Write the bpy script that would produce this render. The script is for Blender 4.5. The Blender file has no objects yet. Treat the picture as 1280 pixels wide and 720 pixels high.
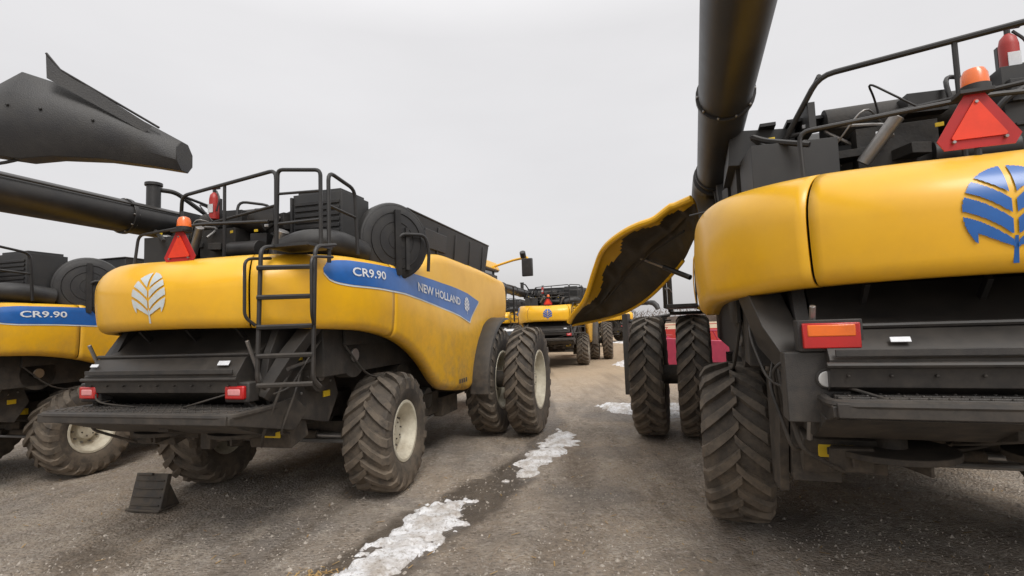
import bpy, bmesh, math, random
from mathutils import Vector, Matrix, noise
random.seed(7)
rad=math.radians
sc=bpy.context.scene
col=sc.collection
sc.view_settings.view_transform='Standard'
sc.view_settings.look='None'
sc.view_settings.exposure=0

# ------------------------------------------------------------------ materials
def nt(m):
    m.use_nodes=True
    return m.node_tree.nodes, m.node_tree.links
def mat(name,c,rough=.5,metal=0,c2=None,nscale=4,dust=0,dustc=(.22,.19,.15),bump=0,bscale=60,coat=0,rvar=.1,spec=.5,mud=0,mudz=1.7,mudc=(.20,.155,.11)):
    m=bpy.data.materials.new(name); N,L=nt(m)
    b=N['Principled BSDF']
    b.inputs['Metallic'].default_value=metal
    b.inputs['Coat Weight'].default_value=coat
    b.inputs['Coat Roughness'].default_value=.18
    b.inputs['Specular IOR Level'].default_value=spec
    tc=N.new('ShaderNodeTexCoord')
    no=N.new('ShaderNodeTexNoise'); no.inputs['Scale'].default_value=nscale; no.inputs['Detail'].default_value=8; no.inputs['Roughness'].default_value=.65
    L.new(tc.outputs['Object'],no.inputs['Vector'])
    mx=N.new('ShaderNodeMix'); mx.data_type='RGBA'
    mx.inputs['A'].default_value=(*c,1); mx.inputs['B'].default_value=(*(c2 or [x*.75 for x in c]),1)
    cr=N.new('ShaderNodeMapRange'); cr.inputs['From Min'].default_value=.4; cr.inputs['From Max'].default_value=.75
    L.new(no.outputs['Fac'],cr.inputs['Value']); L.new(cr.outputs['Result'],mx.inputs['Factor'])
    out=mx.outputs['Result']
    rr=N.new('ShaderNodeMapRange'); rr.inputs['To Min'].default_value=max(0,rough-rvar); rr.inputs['To Max'].default_value=min(1,rough+rvar)
    L.new(no.outputs['Fac'],rr.inputs['Value']); rout=rr.outputs['Result']
    g=N.new('ShaderNodeNewGeometry')
    def math_(op,a,bb):
        x=N.new('ShaderNodeMath'); x.operation=op; x.use_clamp=True
        for i,s in enumerate((a,bb)):
            if isinstance(s,(int,float)): x.inputs[i].default_value=s
            else: L.new(s,x.inputs[i])
        return x.outputs[0]
    if dust>0:
        sp=N.new('ShaderNodeSeparateXYZ'); L.new(g.outputs['Normal'],sp.inputs['Vector'])
        mr_=N.new('ShaderNodeMapRange'); mr_.inputs['From Min'].default_value=-.2; mr_.inputs['From Max'].default_value=1; mr_.inputs['To Min'].default_value=.12; mr_.inputs['To Max'].default_value=1
        L.new(sp.outputs['Z'],mr_.inputs['Value'])
        n2=N.new('ShaderNodeTexNoise'); n2.inputs['Scale'].default_value=7; n2.inputs['Detail'].default_value=6; L.new(tc.outputs['Object'],n2.inputs['Vector'])
        f=math_('MULTIPLY',math_('MULTIPLY',mr_.outputs['Result'],n2.outputs['Fac']),dust)
        m2=N.new('ShaderNodeMix'); m2.data_type='RGBA'; L.new(f,m2.inputs['Factor']); L.new(out,m2.inputs['A']); m2.inputs['B'].default_value=(*dustc,1)
        out=m2.outputs['Result']
    if mud>0:
        sp=N.new('ShaderNodeSeparateXYZ'); L.new(g.outputs['Position'],sp.inputs['Vector'])
        mz=N.new('ShaderNodeMapRange'); mz.inputs['From Min'].default_value=mudz; mz.inputs['From Max'].default_value=.2; mz.inputs['To Min'].default_value=0; mz.inputs['To Max'].default_value=1
        L.new(sp.outputs['Z'],mz.inputs['Value'])
        n4=N.new('ShaderNodeTexNoise'); n4.inputs['Scale'].default_value=5; n4.inputs['Detail'].default_value=9; n4.inputs['Roughness'].default_value=.75; L.new(g.outputs['Position'],n4.inputs['Vector'])
        n5=N.new('ShaderNodeMapRange'); n5.inputs['From Min'].default_value=.42; n5.inputs['From Max'].default_value=.62; L.new(n4.outputs['Fac'],n5.inputs['Value'])
        f=math_('MULTIPLY',math_('ADD',math_('MULTIPLY',n5.outputs['Result'],mz.outputs['Result']),math_('MULTIPLY',mz.outputs['Result'],.35)),mud)
        m2=N.new('ShaderNodeMix'); m2.data_type='RGBA'; L.new(f,m2.inputs['Factor']); L.new(out,m2.inputs['A']); m2.inputs['B'].default_value=(*mudc,1)
        out=m2.outputs['Result']
        m3=N.new('ShaderNodeMix'); L.new(f,m3.inputs['Factor']); L.new(rout,m3.inputs['A']); m3.inputs['B'].default_value=.95; rout=m3.outputs['Result']
    L.new(out,b.inputs['Base Color']); L.new(rout,b.inputs['Roughness'])
    if bump>0:
        n3=N.new('ShaderNodeTexNoise'); n3.inputs['Scale'].default_value=bscale; n3.inputs['Detail'].default_value=5; L.new(tc.outputs['Object'],n3.inputs['Vector'])
        bp=N.new('ShaderNodeBump'); bp.inputs['Strength'].default_value=bump; bp.inputs['Distance'].default_value=.01
        L.new(n3.outputs['Fac'],bp.inputs['Height']); L.new(bp.outputs['Normal'],b.inputs['Normal'])
    return m
YEL=mat('yellow_paint',(.88,.475,.006),.40,c2=(.76,.39,.012),nscale=1.6,dust=.16,coat=.25,dustc=(.42,.35,.2),mud=.75,mudz=2.5,bump=.04,bscale=2.5,rvar=.14)
BLK=mat('black_paint',(.011,.011,.012),.44,c2=(.03,.028,.026),nscale=3,dust=.28,dustc=(.12,.105,.085),mud=.7,mudz=2.2,mudc=(.13,.105,.08))
BLKP=mat('black_plastic',(.017,.017,.019),.5,c2=(.038,.036,.033),nscale=5,dust=.28,dustc=(.13,.12,.10),bump=.25,bscale=150,mud=.7,mudz=2.2,mudc=(.13,.105,.08))
DRK=mat('dark_machinery',(.010,.010,.010),.7,c2=(.035,.03,.025),nscale=6,dust=.35,dustc=(.11,.09,.07),bump=.4,bscale=30,mud=.75,mudz=1.9,mudc=(.14,.11,.08))
RUB=mat('tyre_rubber',(.018,.017,.017),.8,c2=(.085,.072,.058),nscale=5,dust=.3,dustc=(.18,.15,.12),bump=.4,bscale=80,mud=.6,mudz=1.8)
LUGM=mat('tyre_lug',(.04,.036,.032),.8,c2=(.16,.13,.10),nscale=7,dust=.4,dustc=(.2,.165,.125),bump=.5,bscale=60,mud=.65,mudz=1.8)
RIM=mat('rim_cream',(.72,.68,.55),.5,c2=(.5,.44,.32),nscale=5,dust=.1,mud=.45)
BLU=mat('blue_decal',(.012,.12,.42),.35,coat=.3)
WHT=mat('white_decal',(.75,.77,.8),.4)
SIL=mat('pale_decal',(.62,.67,.68),.4)
RED=mat('red_lens',(.5,.01,.01),.25,coat=.6)
ORG=mat('orange_lens',(.85,.16,.01),.25,coat=.6)
TRI=mat('smv_orange_red',(.85,.05,.012),.45)
TRR=mat('smv_red_border',(.45,.012,.01),.4)
REDP=mat('red_paint',(.42,.02,.015),.4,dust=.2)
PNK=mat('faded_red_paint',(.50,.03,.09),.5,dust=.3)
STL=mat('bare_steel',(.35,.34,.33),.4,metal=.8,c2=(.2,.19,.18),dust=.3)
GLS=mat('dark_glass',(.02,.025,.03),.08,coat=.8)
LENSW=mat('clear_lens',(.7,.7,.68),.15,coat=.8)
STK=mat('warning_yellow',(.8,.55,.02),.5)
INN=mat('shield_inner',(.06,.042,.018),.5,c2=(.014,.012,.010),nscale=2.2,dust=.2,bump=.5,bscale=20)
GRY=mat('grey_panel',(.022,.023,.025),.6,c2=(.038,.037,.036),nscale=3,dust=.28,dustc=(.15,.14,.12))
mat_pink=mat('reflector_pink',(.75,.3,.3),.3,coat=.5)

# ------------------------------------------------------------------ mesh builder
class MB:
    def __init__(s): s.v=[];s.f=[];s.m=[];s.ml=[]
    def mi(s,m):
        if m not in s.ml: s.ml.append(m)
        return s.ml.index(m)
    def add(s,v,f,m):
        o=len(s.v); s.v+= [tuple(p) for p in v]; k=s.mi(m)
        for q in f: s.f.append([i+o for i in q]); s.m.append(k)
    def box(s,c,sz,m,rot=(0,0,0),taper=None):
        R=Matrix.Rotation(rot[2],3,'Z')@Matrix.Rotation(rot[1],3,'Y')@Matrix.Rotation(rot[0],3,'X')
        vs=[]
        for z in(-.5,.5):
            k=1 if (taper is None or z<0) else taper
            for x,y in((-.5,-.5),(.5,-.5),(.5,.5),(-.5,.5)):
                vs.append(Vector(c)+R@Vector((x*sz[0]*k,y*sz[1]*k,z*sz[2])))
        s.add(vs,[(3,2,1,0),(4,5,6,7),(0,1,5,4),(1,2,6,5),(2,3,7,6),(3,0,4,7)],m)
    def bb(s,x0,x1,y0,y1,z0,z1,m): s.box(((x0+x1)/2,(y0+y1)/2,(z0+z1)/2),(abs(x1-x0),abs(y1-y0),abs(z1-z0)),m)
    def sweep(s,pts,rs,m,n=10,cap=True):
        pts=[Vector(p) for p in pts]; k=len(pts)
        if not hasattr(rs,'__len__'): rs=[rs]*k
        t0=(pts[1]-pts[0]).normalized()
        u=t0.orthogonal().normalized(); vs=[];fs=[]
        for i in range(k):
            if i==0:t=pts[1]-pts[0]
            elif i==k-1:t=pts[-1]-pts[-2]
            else:t=(pts[i+1]-pts[i]).normalized()+(pts[i]-pts[i-1]).normalized()
            if t.length<1e-6: t=t0
            t=t.normalized(); u=(u-t*u.dot(t)); 
            if u.length<1e-5:u=t.orthogonal()
            u.normalize(); w=t.cross(u)
            for j in range(n):
                a=2*math.pi*j/n; vs.append(pts[i]+(u*math.cos(a)+w*math.sin(a))*rs[i])
        for i in range(k-1):
            for j in range(n):
                fs.append((i*n+j,i*n+(j+1)%n,(i+1)*n+(j+1)%n,(i+1)*n+j))
        if cap: fs.append(tuple(range(n))[::-1]); fs.append(tuple((k-1)*n+j for j in range(n)))
        s.add(vs,fs,m)
    def cyl(s,p0,p1,r,m,n=20,r2=None): s.sweep([p0,p1],[r,r if r2 is None else r2],m,n)
    def tube(s,pts,r,m,n=8,fil=.08):
        P=[Vector(p) for p in pts]; out=[P[0]]
        for i in range(1,len(P)-1):
            a=P[i-1]-P[i]; b=P[i+1]-P[i]; d=min(fil,a.length*.45,b.length*.45)
            A=P[i]+a.normalized()*d; B=P[i]+b.normalized()*d
            for q in range(5):
                t=q/4; out.append(A*(1-t)**2+P[i]*2*t*(1-t)+B*t*t)
        out.append(P[-1]); s.sweep(out,r,m,n)
    def prism(s,poly,x0,x1,m):
        n=len(poly); vs=[(x0,p[0],p[1]) for p in poly]+[(x1,p[0],p[1]) for p in poly]
        fs=[tuple(range(n)),tuple(range(2*n-1,n-1,-1))]+[(i,i+n,(i+1)%n+n,(i+1)%n) for i in range(n)]
        s.add(vs,fs,m)
    def lathe(s,prof,m,c=(0,0,0),n=48,sx=1,rz=0):
        vs=[];fs=[]; k=len(prof); R=Matrix.Rotation(rz,3,'Z'); C=Vector(c)
        for j in range(n):
            a=2*math.pi*j/n
            for x,r in prof: vs.append(C+R@Vector((x*sx,r*math.cos(a),r*math.sin(a))))
        for j in range(n):
            for i in range(k-1):
                q=(j*k+i,j*k+i+1,((j+1)%n)*k+i+1,((j+1)%n)*k+i)
                fs.append(q if sx>0 else q[::-1])
        s.add(vs,fs,m)
    def mesh(s,name,ang=35):
        me=bpy.data.meshes.new(name); me.from_pydata(s.v,[],s.f)
        for m in s.ml: me.materials.append(m)
        me.polygons.foreach_set('material_index',s.m)
        bm=bmesh.new(); bm.from_mesh(me); bmesh.ops.recalc_face_normals(bm,faces=bm.faces); bm.to_mesh(me); bm.free()
        me.shade_smooth(); me.set_sharp_from_angle(angle=rad(ang)); return me
    def obj(s,name,parent=None,bevel=0,ang=35):
        o=bpy.data.objects.new(name,s.mesh(name,ang)); col.objects.link(o)
        if parent: o.parent=parent
        if bevel:
            b=o.modifiers.new('bevel','BEVEL'); b.width=bevel; b.segments=2; b.limit_method='ANGLE'; b.angle_limit=rad(50); b.harden_normals=False
        return o
def empty(name,loc,th=0,scale=1):
    e=bpy.data.objects.new(name,None); col.objects.link(e); e.location=loc; e.rotation_euler=(0,0,-rad(th)); e.scale=(scale,)*3; return e

# ------------------------------------------------------------------ wheels
WC={}
def wheel_meshes(r,w,rr,nl):
    key=(r,w,rr)
    if key in WC: return WC[key]
    t=MB(); h=.058 if r<.9 else .066; rc=r-h; sh=rc-rr
    half=[(w*.36,rr-.01),(w*.41,rr+.01),(w*.455,rr+sh*.2),(w*.495,rr+sh*.5),(w*.49,rr+sh*.75),(w*.455,rr+sh*.92),(w*.36,rc-.005),(w*.18,rc+.004)]
    prof=half+[(0,rc+.006)]+[(-x,q) for x,q in half[::-1]]
    t.lathe(prof,RUB,n=64)
    pitch=2*math.pi/nl
    for sgn in(1,-1):
        for i in range(nl):
            a0=i*pitch+(pitch/2 if sgn<0 else 0)
            vs=[];fs=[];K=7
            for k in range(K):
                u=k/(K-1)
                x=sgn*(-.02+u*(w*.50+.02)); 
                top=r-.0-.035*u**3; base=rc-.03*u**2-.02
                if k==K-1: top=r-.085; base=rc-.16; x=sgn*w*.497
                a=a0+pitch*1.15*(u**.85)+random.uniform(-.004,.004)
                hw=pitch*(.15+.06*u); hb=hw*1.4
                top-=random.uniform(0,.006)
                for aa,ra in((a-hb,base),(a-hw,top),(a+hw,top),(a+hb,base)):
                    vs.append((x,math.cos(aa)*ra,math.sin(aa)*ra))
            for k in range(K-1):
                for j in range(3): fs.append((k*4+j,k*4+j+1,k*4+j+5,k*4+j+4))
            fs.append((0,1,2,3)); fs.append((K*4-1,K*4-2,K*4-3,K*4-4))
            t.add(vs,fs,LUGM)
    m1=t.mesh('tyre',30)
    q=MB()
    q.lathe([(w*.40,rr+.02),(w*.43,rr+.012),(w*.425,rr-.02),(w*.34,rr-.035),(w*.30,rr-.06),(w*.12,rr-.10),(w*.08,rr*.55),(w*.12,rr*.42),(w*.13,.17),(w*.2,.15),(w*.22,.09),(w*.22,0.001)],RIM,n=48)
    q.lathe([(-w*.40,rr+.02),(-w*.34,rr-.035),(-w*.12,rr-.1),(w*.05,rr*.55),(w*.05,0.001)],RIM,n=32)
    for i in range(10):
        a=2*math.pi*i/10; y,z=math.cos(a)*.21,math.sin(a)*.21
        q.cyl((w*.10,y,z),(w*.17,y,z),.016,STL,n=6)
    for i in range(6):
        a=2*math.pi*i/6+.3; y,z=math.cos(a)*.1,math.sin(a)*.1
        q.cyl((w*.18,y,z),(w*.235,y,z),.012,DRK,n=6)
    m2=q.mesh('rim',40)
    WC[key]=(m1,m2); return m1,m2
def wheel(name,r,w,rr,nl,loc,side,parent,steer=0,spin=0):
    m1,m2=wheel_meshes(r,w,rr,nl)
    for nm,me in((name+'_tyre',m1),(name+'_rim',m2)):
        o=bpy.data.objects.new(nm,me); col.objects.link(o); o.parent=parent; o.location=loc
        if nm.endswith('rim') and side<0: o.scale=(-1,1,1)
        o.rotation_euler=(spin if nm.endswith('tyre') else 0,0,rad(steer))

# ------------------------------------------------------------------ body shell surface
NODES=[ # l, t, zb, zt, Rtop, Dtop
(0,-2.14,2.115,2.83,.34,.36),(.5,-2.10,2.11,2.835,.34,.34),(.95,-1.93,2.10,2.85,.32,.30),(1.28,-1.62,2.08,2.86,.27,.22),
(1.48,-1.2,2.06,2.87,.18,.13),(1.57,-.75,2.03,2.86,.12,.08),(1.6,-.2,1.93,2.85,.1,.06),(1.605,.2,1.79,2.86,.1,.06),
(1.61,.6,1.56,2.93,.12,.07),(1.62,.95,1.27,3.11,.14,.09),(1.62,1.25,1.11,3.17,.16,.1),(1.63,1.6,1.04,3.18,.16,.1),(1.63,2.0,.99,3.17,.16,.1),
(1.63,2.35,.96,3.16,.16,.1),(1.63,2.58,1.02,3.15,.16,.1),(1.63,2.8,1.29,3.15,.16,.1),(1.63,3.0,1.50,3.14,.16,.1),(1.63,3.25,1.72,3.13,.16,.1),(1.63,3.6,1.93,3.11,.16,.1),
(1.63,4.05,2.09,3.08,.16,.1),(1.63,4.9,2.15,3.02,.16,.1)]
CUM=[0]
for a,b in zip(NODES,NODES[1:]): CUM.append(CUM[-1]+math.hypot(b[0]-a[0],b[1]-a[1]))
SMAX=CUM[-1]
def node(s):
    s=min(max(s,0),SMAX-1e-6)
    i=0
    while CUM[i+1]<=s:i+=1
    u=(s-CUM[i])/(CUM[i+1]-CUM[i])
    p1,p2=NODES[i],NODES[i+1]
    p0=NODES[i-1] if i>0 else (-NODES[1][0],)+NODES[1][1:]
    p3=NODES[i+2] if i+2<len(NODES) else p2
    h0=CUM[i]-CUM[i-1] if i>0 else CUM[1]; h1=CUM[i+1]-CUM[i]; h2=CUM[i+2]-CUM[i+1] if i+2<len(NODES) else h1
    out=[]
    for k in range(6):
        m1=(p2[k]-p0[k])/(h0+h1)*h1; m2=(p3[k]-p1[k])/(h1+h2)*h1
        out.append((2*u**3-3*u*u+1)*p1[k]+(u**3-2*u*u+u)*m1+(-2*u**3+3*u*u)*p2[k]+(u**3-u*u)*m2)
    return out
def s_of_t(t):
    lo,hi=0,SMAX
    for _ in range(40):
        m=(lo+hi)/2
        if node(m)[1]<t: lo=m
        else: hi=m
    return lo
def surf(s,z,off=0):
    sg=1 if s>=0 else -1; a=abs(s)
    l,t,zb,zt,R,D=node(a)
    n1=node(a+.01); n0=node(a-.01) if a>.01 else [-n1[0]]+list(n1[1:])
    if a>SMAX-.02: n1=node(SMAX); n0=node(SMAX-.03)
    if a<=.01: tx,ty=1,0
    else:
        tx,ty=n1[0]-n0[0],n1[1]-n0[1]; q=math.hypot(tx,ty); tx/=q; ty/=q
    nx,ny=ty,-tx
    d=zt-z; inn=0
    if d<R: 
        k=min(1,max(0,(R-d)/R)); inn=D*(1-math.sqrt(max(0,1-k*k)))
    e=z-zb
    if e<.10: k=(.10-max(e,0))/.10; inn+=.07*(1-math.sqrt(max(0,1-k*k)))
    v=(z-zb)/(zt-zb); inn-=.035*math.sin(math.pi*min(1,max(0,v)))
    f=min(1,max(0,(t+.2)/1.2))
    zc=2.42-.12*max(0,t); inn+= f*.03*(1/(1+math.exp((z-zc)*28)))*(-1)+f*.015
    o=off-inn
    return Vector((sg*(l+nx*o),t+ny*o,z))
def panel(name,s0,s1,parent,ns,m=YEL):
    q=MB(); vs=[];fs=[]
    rows=0
    for i in range(ns+1):
        s=s0+(s1-s0)*i/ns
        l,t,zb,zt,R,D=node(abs(s))
        zs=[zb+.10*(1-math.cos(k/6*math.pi/2)) for k in range(6)]
        z0=zb+.10; z1=zt-R
        zs+=[z0+(z1-z0)*k/12 for k in range(12)]
        zs+=[z1+R*math.sin(k/8*math.pi/2) for k in range(9)]
        rows=len(zs)+2
        c=[surf(s,z) for z in zs]
        b=surf(s,zb,-.09); vs.append(b); vs+=c
        e=surf(s,zt,-.14); e.z=zt+.005; vs.append(e)
    for i in range(ns):
        for k in range(rows-1): fs.append((i*rows+k,(i+1)*rows+k,(i+1)*rows+k+1,i*rows+k+1))
    q.add(vs,fs,m)
    o=q.obj(name,parent,ang=60)
    so=o.modifiers.new('thick','SOLIDIFY'); so.thickness=.018; so.offset=-1
    return o
def on_surface(name,verts2,faces,parent,m,off=.007):
    q=MB(); q.add([surf(a,b,off) for a,b in verts2],faces,m); me=q.mesh(name,60)
    o=bpy.data.objects.new(name,me); col.objects.link(o); o.parent=parent; return o
def stripe(parent,side=1):
    T=[(-1.42,2.66,2.70),(-1.38,2.60,2.77),(-1.28,2.56,2.80),(-1.1,2.54,2.815),(-.6,2.53,2.81),(0,2.50,2.80),(.5,2.44,2.77),(1.05,2.36,2.73),(1.6,2.28,2.69),(1.95,2.22,2.66),(2.38,2.11,2.61),(2.62,2.27,2.56),(2.95,2.47,2.49)]
    S=[s_of_t(a[0]) for a in T]
    pts=[];N=70
    for i in range(N+1):
        s=S[0]+(S[-1]-S[0])*i/N
        k=0
        while k<len(S)-2 and S[k+1]<s:k+=1
        u=min(1,max(0,(s-S[k])/(S[k+1]-S[k])))
        pts.append((s,T[k][1]*(1-u)+T[k+1][1]*u,T[k][2]*(1-u)+T[k+1][2]*u))
    vs=[];fs=[]
    for s,a,b in pts:
        for k in range(7): vs.append((s*side,a+(b-a)*k/6))
    for i in range(N):
        for k in range(6): fs.append((i*7+k,(i+1)*7+k,(i+1)*7+k+1,i*7+k+1))
    on_surface('blue_stripe',vs,fs,parent,BLU,.006)
    vs=[];fs=[]
    for s,a,b in pts: vs+= [(s*side,a-.022),(s*side,a-.004)]
    for i in range(N): fs.append((i*2,i*2+2,i*2+3,i*2+1))
    on_surface('stripe_edge',vs,fs,parent,SIL,.006)
def text_on(parent,txt,t0,t1,zc,slope,h,m,nm,bold=.02):
    cu=bpy.data.curves.new('tmp','FONT'); cu.body=txt; cu.resolution_u=3; cu.offset=bold
    ob=bpy.data.objects.new('tmp',cu); col.objects.link(ob); bpy.context.view_layer.update()
    me=ob.to_mesh(); co=[v.co.copy() for v in me.vertices]; fa=[tuple(p.vertices) for p in me.polygons]
    ob.to_mesh_clear(); bpy.data.objects.remove(ob)
    x0=min(c.x for c in co);x1=max(c.x for c in co);y0=min(c.y for c in co);y1=max(c.y for c in co)
    s0=s_of_t(t0);s1=s_of_t(t1)
    vs=[]
    for c in co:
        u=(c.x-x0)/(x1-x0); s=s0+(s1-s0)*u; vs.append((s,zc-h/2+slope*u*(s1-s0)+(c.y-y0)/(y1-y0)*h))
    on_surface(nm,vs,fa,parent,m,.013)
def emblem(parent,s0,z0,R,m,off=.008):
    # oval badge made of leaf blades separated by body-coloured veins
    M=96; vs=[];fs=[];idx={}
    def keep(x,y):
        rx=.86
        if (x/rx)**2+y*y>1: return False
        ax=abs(x)
        if ax<.045+.02*y: return False
        for k,yk in enumerate((-.62,-.18,.24)):
            yy=yk+1.02*ax-.38*ax*ax
            if abs(y-yy)<.058: return False
        if y<-.80+ .55*ax and ax<.62 : return False
        return True
    for i in range(M):
        for j in range(M):
            x=(i+.5)/M*2-1;y=(j+.5)/M*2-1
            if keep(x,y):
                f=[]
                for a,b in((i,j),(i+1,j),(i+1,j+1),(i,j+1)):
                    if (a,b) not in idx:
                        idx[a,b]=len(vs); vs.append((s0+R*(a/M*2-1),z0+R*(b/M*2-1)))
                    f.append(idx[a,b])
                fs.append(f)
    o=len(vs); vs+=[(s0-R*.05,z0-R*1.12),(s0+R*.05,z0-R*1.12),(s0+R*.03,z0-R*.55),(s0-R*.03,z0-R*.55)]; fs.append((o,o+1,o+2,o+3))
    on_surface('leaf_emblem',vs,fs,parent,m,off)

# ------------------------------------------------------------------ the combine
def combine(loc,th,scale=1,open_left=False,emb=WHT,light_z=1.5,big_light=False,detail=True,aug_z=3.5,steer=0,shelf=1.33,shelf_t=-2.36,shelf_w=1.10,tri_l=0,tri_z=2.98,ext_l=-.35,ext_z=0,emb_l=0,emb_r=.235,lid=''):
    E=empty('combine_harvester',loc,th,scale)
    G=.009
    sa=CUM[2]; sb=s_of_t(-.28)
    panel('tail_panel',-sa+G,sa-G,E,30)
    for sg,nm in((1,'right'),(-1,'left')):
        panel(nm+'_corner_panel',sg*(sa+G),sg*(sb-G),E,26)
        if open_left and sg<0:
            panel(nm+'_side_panel',sg*(s_of_t(3.9)),sg*(SMAX),E,8)
        else:
            panel(nm+'_side_panel',sg*(sb+G),sg*(SMAX),E,70)
    stripe(E,1)
    if not open_left: stripe(E,-1)
    if detail:
        text_on(E,'CR9.90',-1.08,-.48,2.69,-.01,.10,WHT,'model_lettering')
        text_on(E,'NEW HOLLAND',.40,1.98,2.61,-.10,.125,WHT,'maker_lettering')
        emblem(E,s_of_t(2.3),2.40,.14,WHT,.013)
    emblem(E,emb_l,2.44,emb_r,emb)
    q=MB()
    q.bb(-1.28,1.28,-1.25,4.7,1.55,2.72,DRK)
    q.bb(-1.0,1.0,-1.62,-1.25,2.15,2.72,DRK)
    q.bb(-1.5,1.5,.3,4.75,2.1,3.05,DRK)
    q.bb(-1.1,1.1,.2,4.6,.75,1.55,DRK)
    q.bb(-1.0,1.0,-1.68,-1.3,2.76,2.83,BLKP)
    q.bb(-1.36,1.36,-1.22,1.0,2.76,2.86,BLKP)
    q.bb(-1.5,1.5,.8,4.8,3.03,3.13,BLKP)
    q.obj('inner_body',E,.01)
    # ---- rear chopper and chute
    q=MB()
    q.prism([(-1.2,2.12),(-1.50,2.12),(-1.72,1.90),(-1.96,1.82),(-2.08,1.66),(-2.06,1.50),(-1.6,1.30),(-1.2,1.35)],-.93,.93,BLK)
    for sg in(-1,1):
        a,b=sorted((sg*.95,sg*1.03))
        q.prism([(-1.0,2.3),(-1.6,2.12),(-1.75,1.85),(-1.85,1.45),(-1.4,1.15),(-.8,1.0),(-.6,1.3)],a,b,BLKP)
        for k in range(7):
            tt=-1.55+.13*k; q.cyl((sg*1.03,tt,1.35+.02*k),(sg*1.045,tt,1.35+.02*k),.016,STL,n=6)
        q.box((sg*1.04,-1.35,1.75),(.015,.3,.22),GRY); q.box((sg*1.05,-1.3,1.78),(.01,.1,.07),STK)
        q.cyl((sg*1.03,-1.1,1.55),(sg*1.14,-1.1,1.55),.17,DRK,n=24); q.cyl((sg*1.14,-1.1,1.55),(sg*1.16,-1.1,1.55),.05,STL,n=12)
        q.cyl((sg*1.03,-.75,2.0),(sg*1.12,-.75,2.0),.11,DRK,n=20)
        q.tube([(sg*1.1,-1.27,1.55),(sg*1.1,-.86,2.02)],.016,BLK,n=6); q.tube([(sg*1.1,-.95,1.5),(sg*1.1,-.64,1.97)],.016,BLK,n=6)
    for z,t in((1.85,-1.93),(1.63,-2.095)): q.cyl((-.95,t,z),(.95,t,z),.018,BLK,n=8)
    for l in(-.62,0,.62): q.box((l,-1.63,2.01),(.03,.30,.05),BLK,(rad(-45),0,0))
    q.bb(-.90,.90,-2.10,-2.08,1.68,1.72,BLKP)
    for k in range(9): q.cyl((-.84+.21*k,-2.07,1.57),(-.84+.21*k,-2.09,1.567),.009,DRK,n=6)
    q.box((.74,-2.025,1.775),(.13,.008,.05),WHT,(rad(-35),0,0)); q.box((-.86+.3*big_light,-2.03,1.77),(.10,.006,.035),WHT,(rad(-35),0,0))
    wd=.10 if not big_light else .15
    for sg in(-1,1):
        q.sweep([(sg*1.22,-1.30,2.14),(sg*1.14,-1.62,1.80),(sg*1.03,-1.86,shelf+.09)],[wd,wd,.08],BLK,n=4)
        q.cyl((sg*.98,-2.0,1.98),(sg*.98,-1.6,1.1),.018,STL,n=8)
        q.tube([(sg*1.1,-1.3,1.9),(sg*1.15,-1.75,1.5),(sg*1.08,-1.9,1.1),(sg*.8,-1.6,.9)],.016,DRK,n=6)
        q.tube([(sg*1.05,-1.2,1.9),(sg*1.2,-1.6,1.45),(sg*1.1,-1.7,1.05),(sg*.9,-1.2,.95)],.014,BLK,n=6)
        q.tube([(sg*1.2,-1.0,2.1),(sg*1.3,-1.5,1.8),(sg*1.22,-1.7,1.5),(sg*1.1,-1.8,1.45)],.011,BLK,n=6,fil=.15)
        q.tube([(sg*.85,-2.02,1.5),(sg*.6,-2.2,1.42),(sg*.3,-2.05,1.36)],.01,DRK,n=6,fil=.15)
        if big_light:
            q.prism([(-1.0,2.1),(-1.25,2.0),(-1.35,1.2),(-1.15,.62),(-.75,.58),(-.7,2.1)],min(sg*1.06,sg*1.12),max(sg*1.06,sg*1.12),DRK)
            q.box((sg*.9,-1.2,1.2),(.3,.25,.9),DRK)
    q.obj('straw_chopper_hood',E,.012)
    # ---- spreader shelf
    q=MB()
    z=shelf; ts=shelf_t; w_=shelf_w
    q.tube([(-w_,-1.75,z),(-w_-.02,ts,z),(w_+.02,ts,z),(w_,-1.75,z)],.028,BLK,n=8,fil=.12)
    q.bb(-w_,w_,ts-.02,ts+.01,z-.07,z+.01,BLK)
    nsl=int((-1.78-ts)/.088)
    for k in range(nsl): 
        t=ts+.05+k*.088; q.bb(-w_+.04,w_-.04,t,t+.05,z-.005,z+.024,BLKP)
        for j in range(24): q.cyl((-w_+.1+j*.088,t+.025,z+.02),(-w_+.1+j*.088,t+.025,z+.034),.011,BLK,n=6)
    for l in(-.9,-.6,-.3,0,.3,.6,.9): q.bb(l-.015,l+.015,ts+.02,-1.75,z-.045,z-.008,BLK)
    for sg in(-1,1):
        a,b=sorted((sg*(w_-.02),sg*(w_+.02)))
        q.prism([(ts,z-.07),(ts,z-.01),(-1.5,z+.05),(-1.3,z-.1),(-1.5,z-.28)],a,b,BLK)
    q.prism([(ts+.12,z-.10),(-1.4,z-.06),(-1.3,z-.30),(-1.75,z-.28)],-.98,.98,DRK)
    q.prism([(-2.0,z-.22),(-2.0,z-.12),(-1.9,z-.05),(-1.4,z-.05),(-1.2,z-.42)],-.06,.06,DRK)
    for l in(-.48,.48):
        q.cyl((l,-1.45,1.0),(l,-1.45,1.04),.36,DRK,n=28)
        q.cyl((l,-1.45,.94),(l,-1.45,1.25),.09,DRK,n=14)
        for k in range(5):
            a=k*math.pi*.4; q.box((l+.2*math.cos(a),-1.45+.2*math.sin(a),.97),(.28,.02,.07),DRK,(0,0,a))
    q.box((-.75,-1.6,.98),(.25,.04,.16),DRK,(.2,0,.1)); q.box((.2,-1.65,.98),(.12,.1,.2),DRK)
    q.obj('straw_spreader',E,.006)
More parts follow.
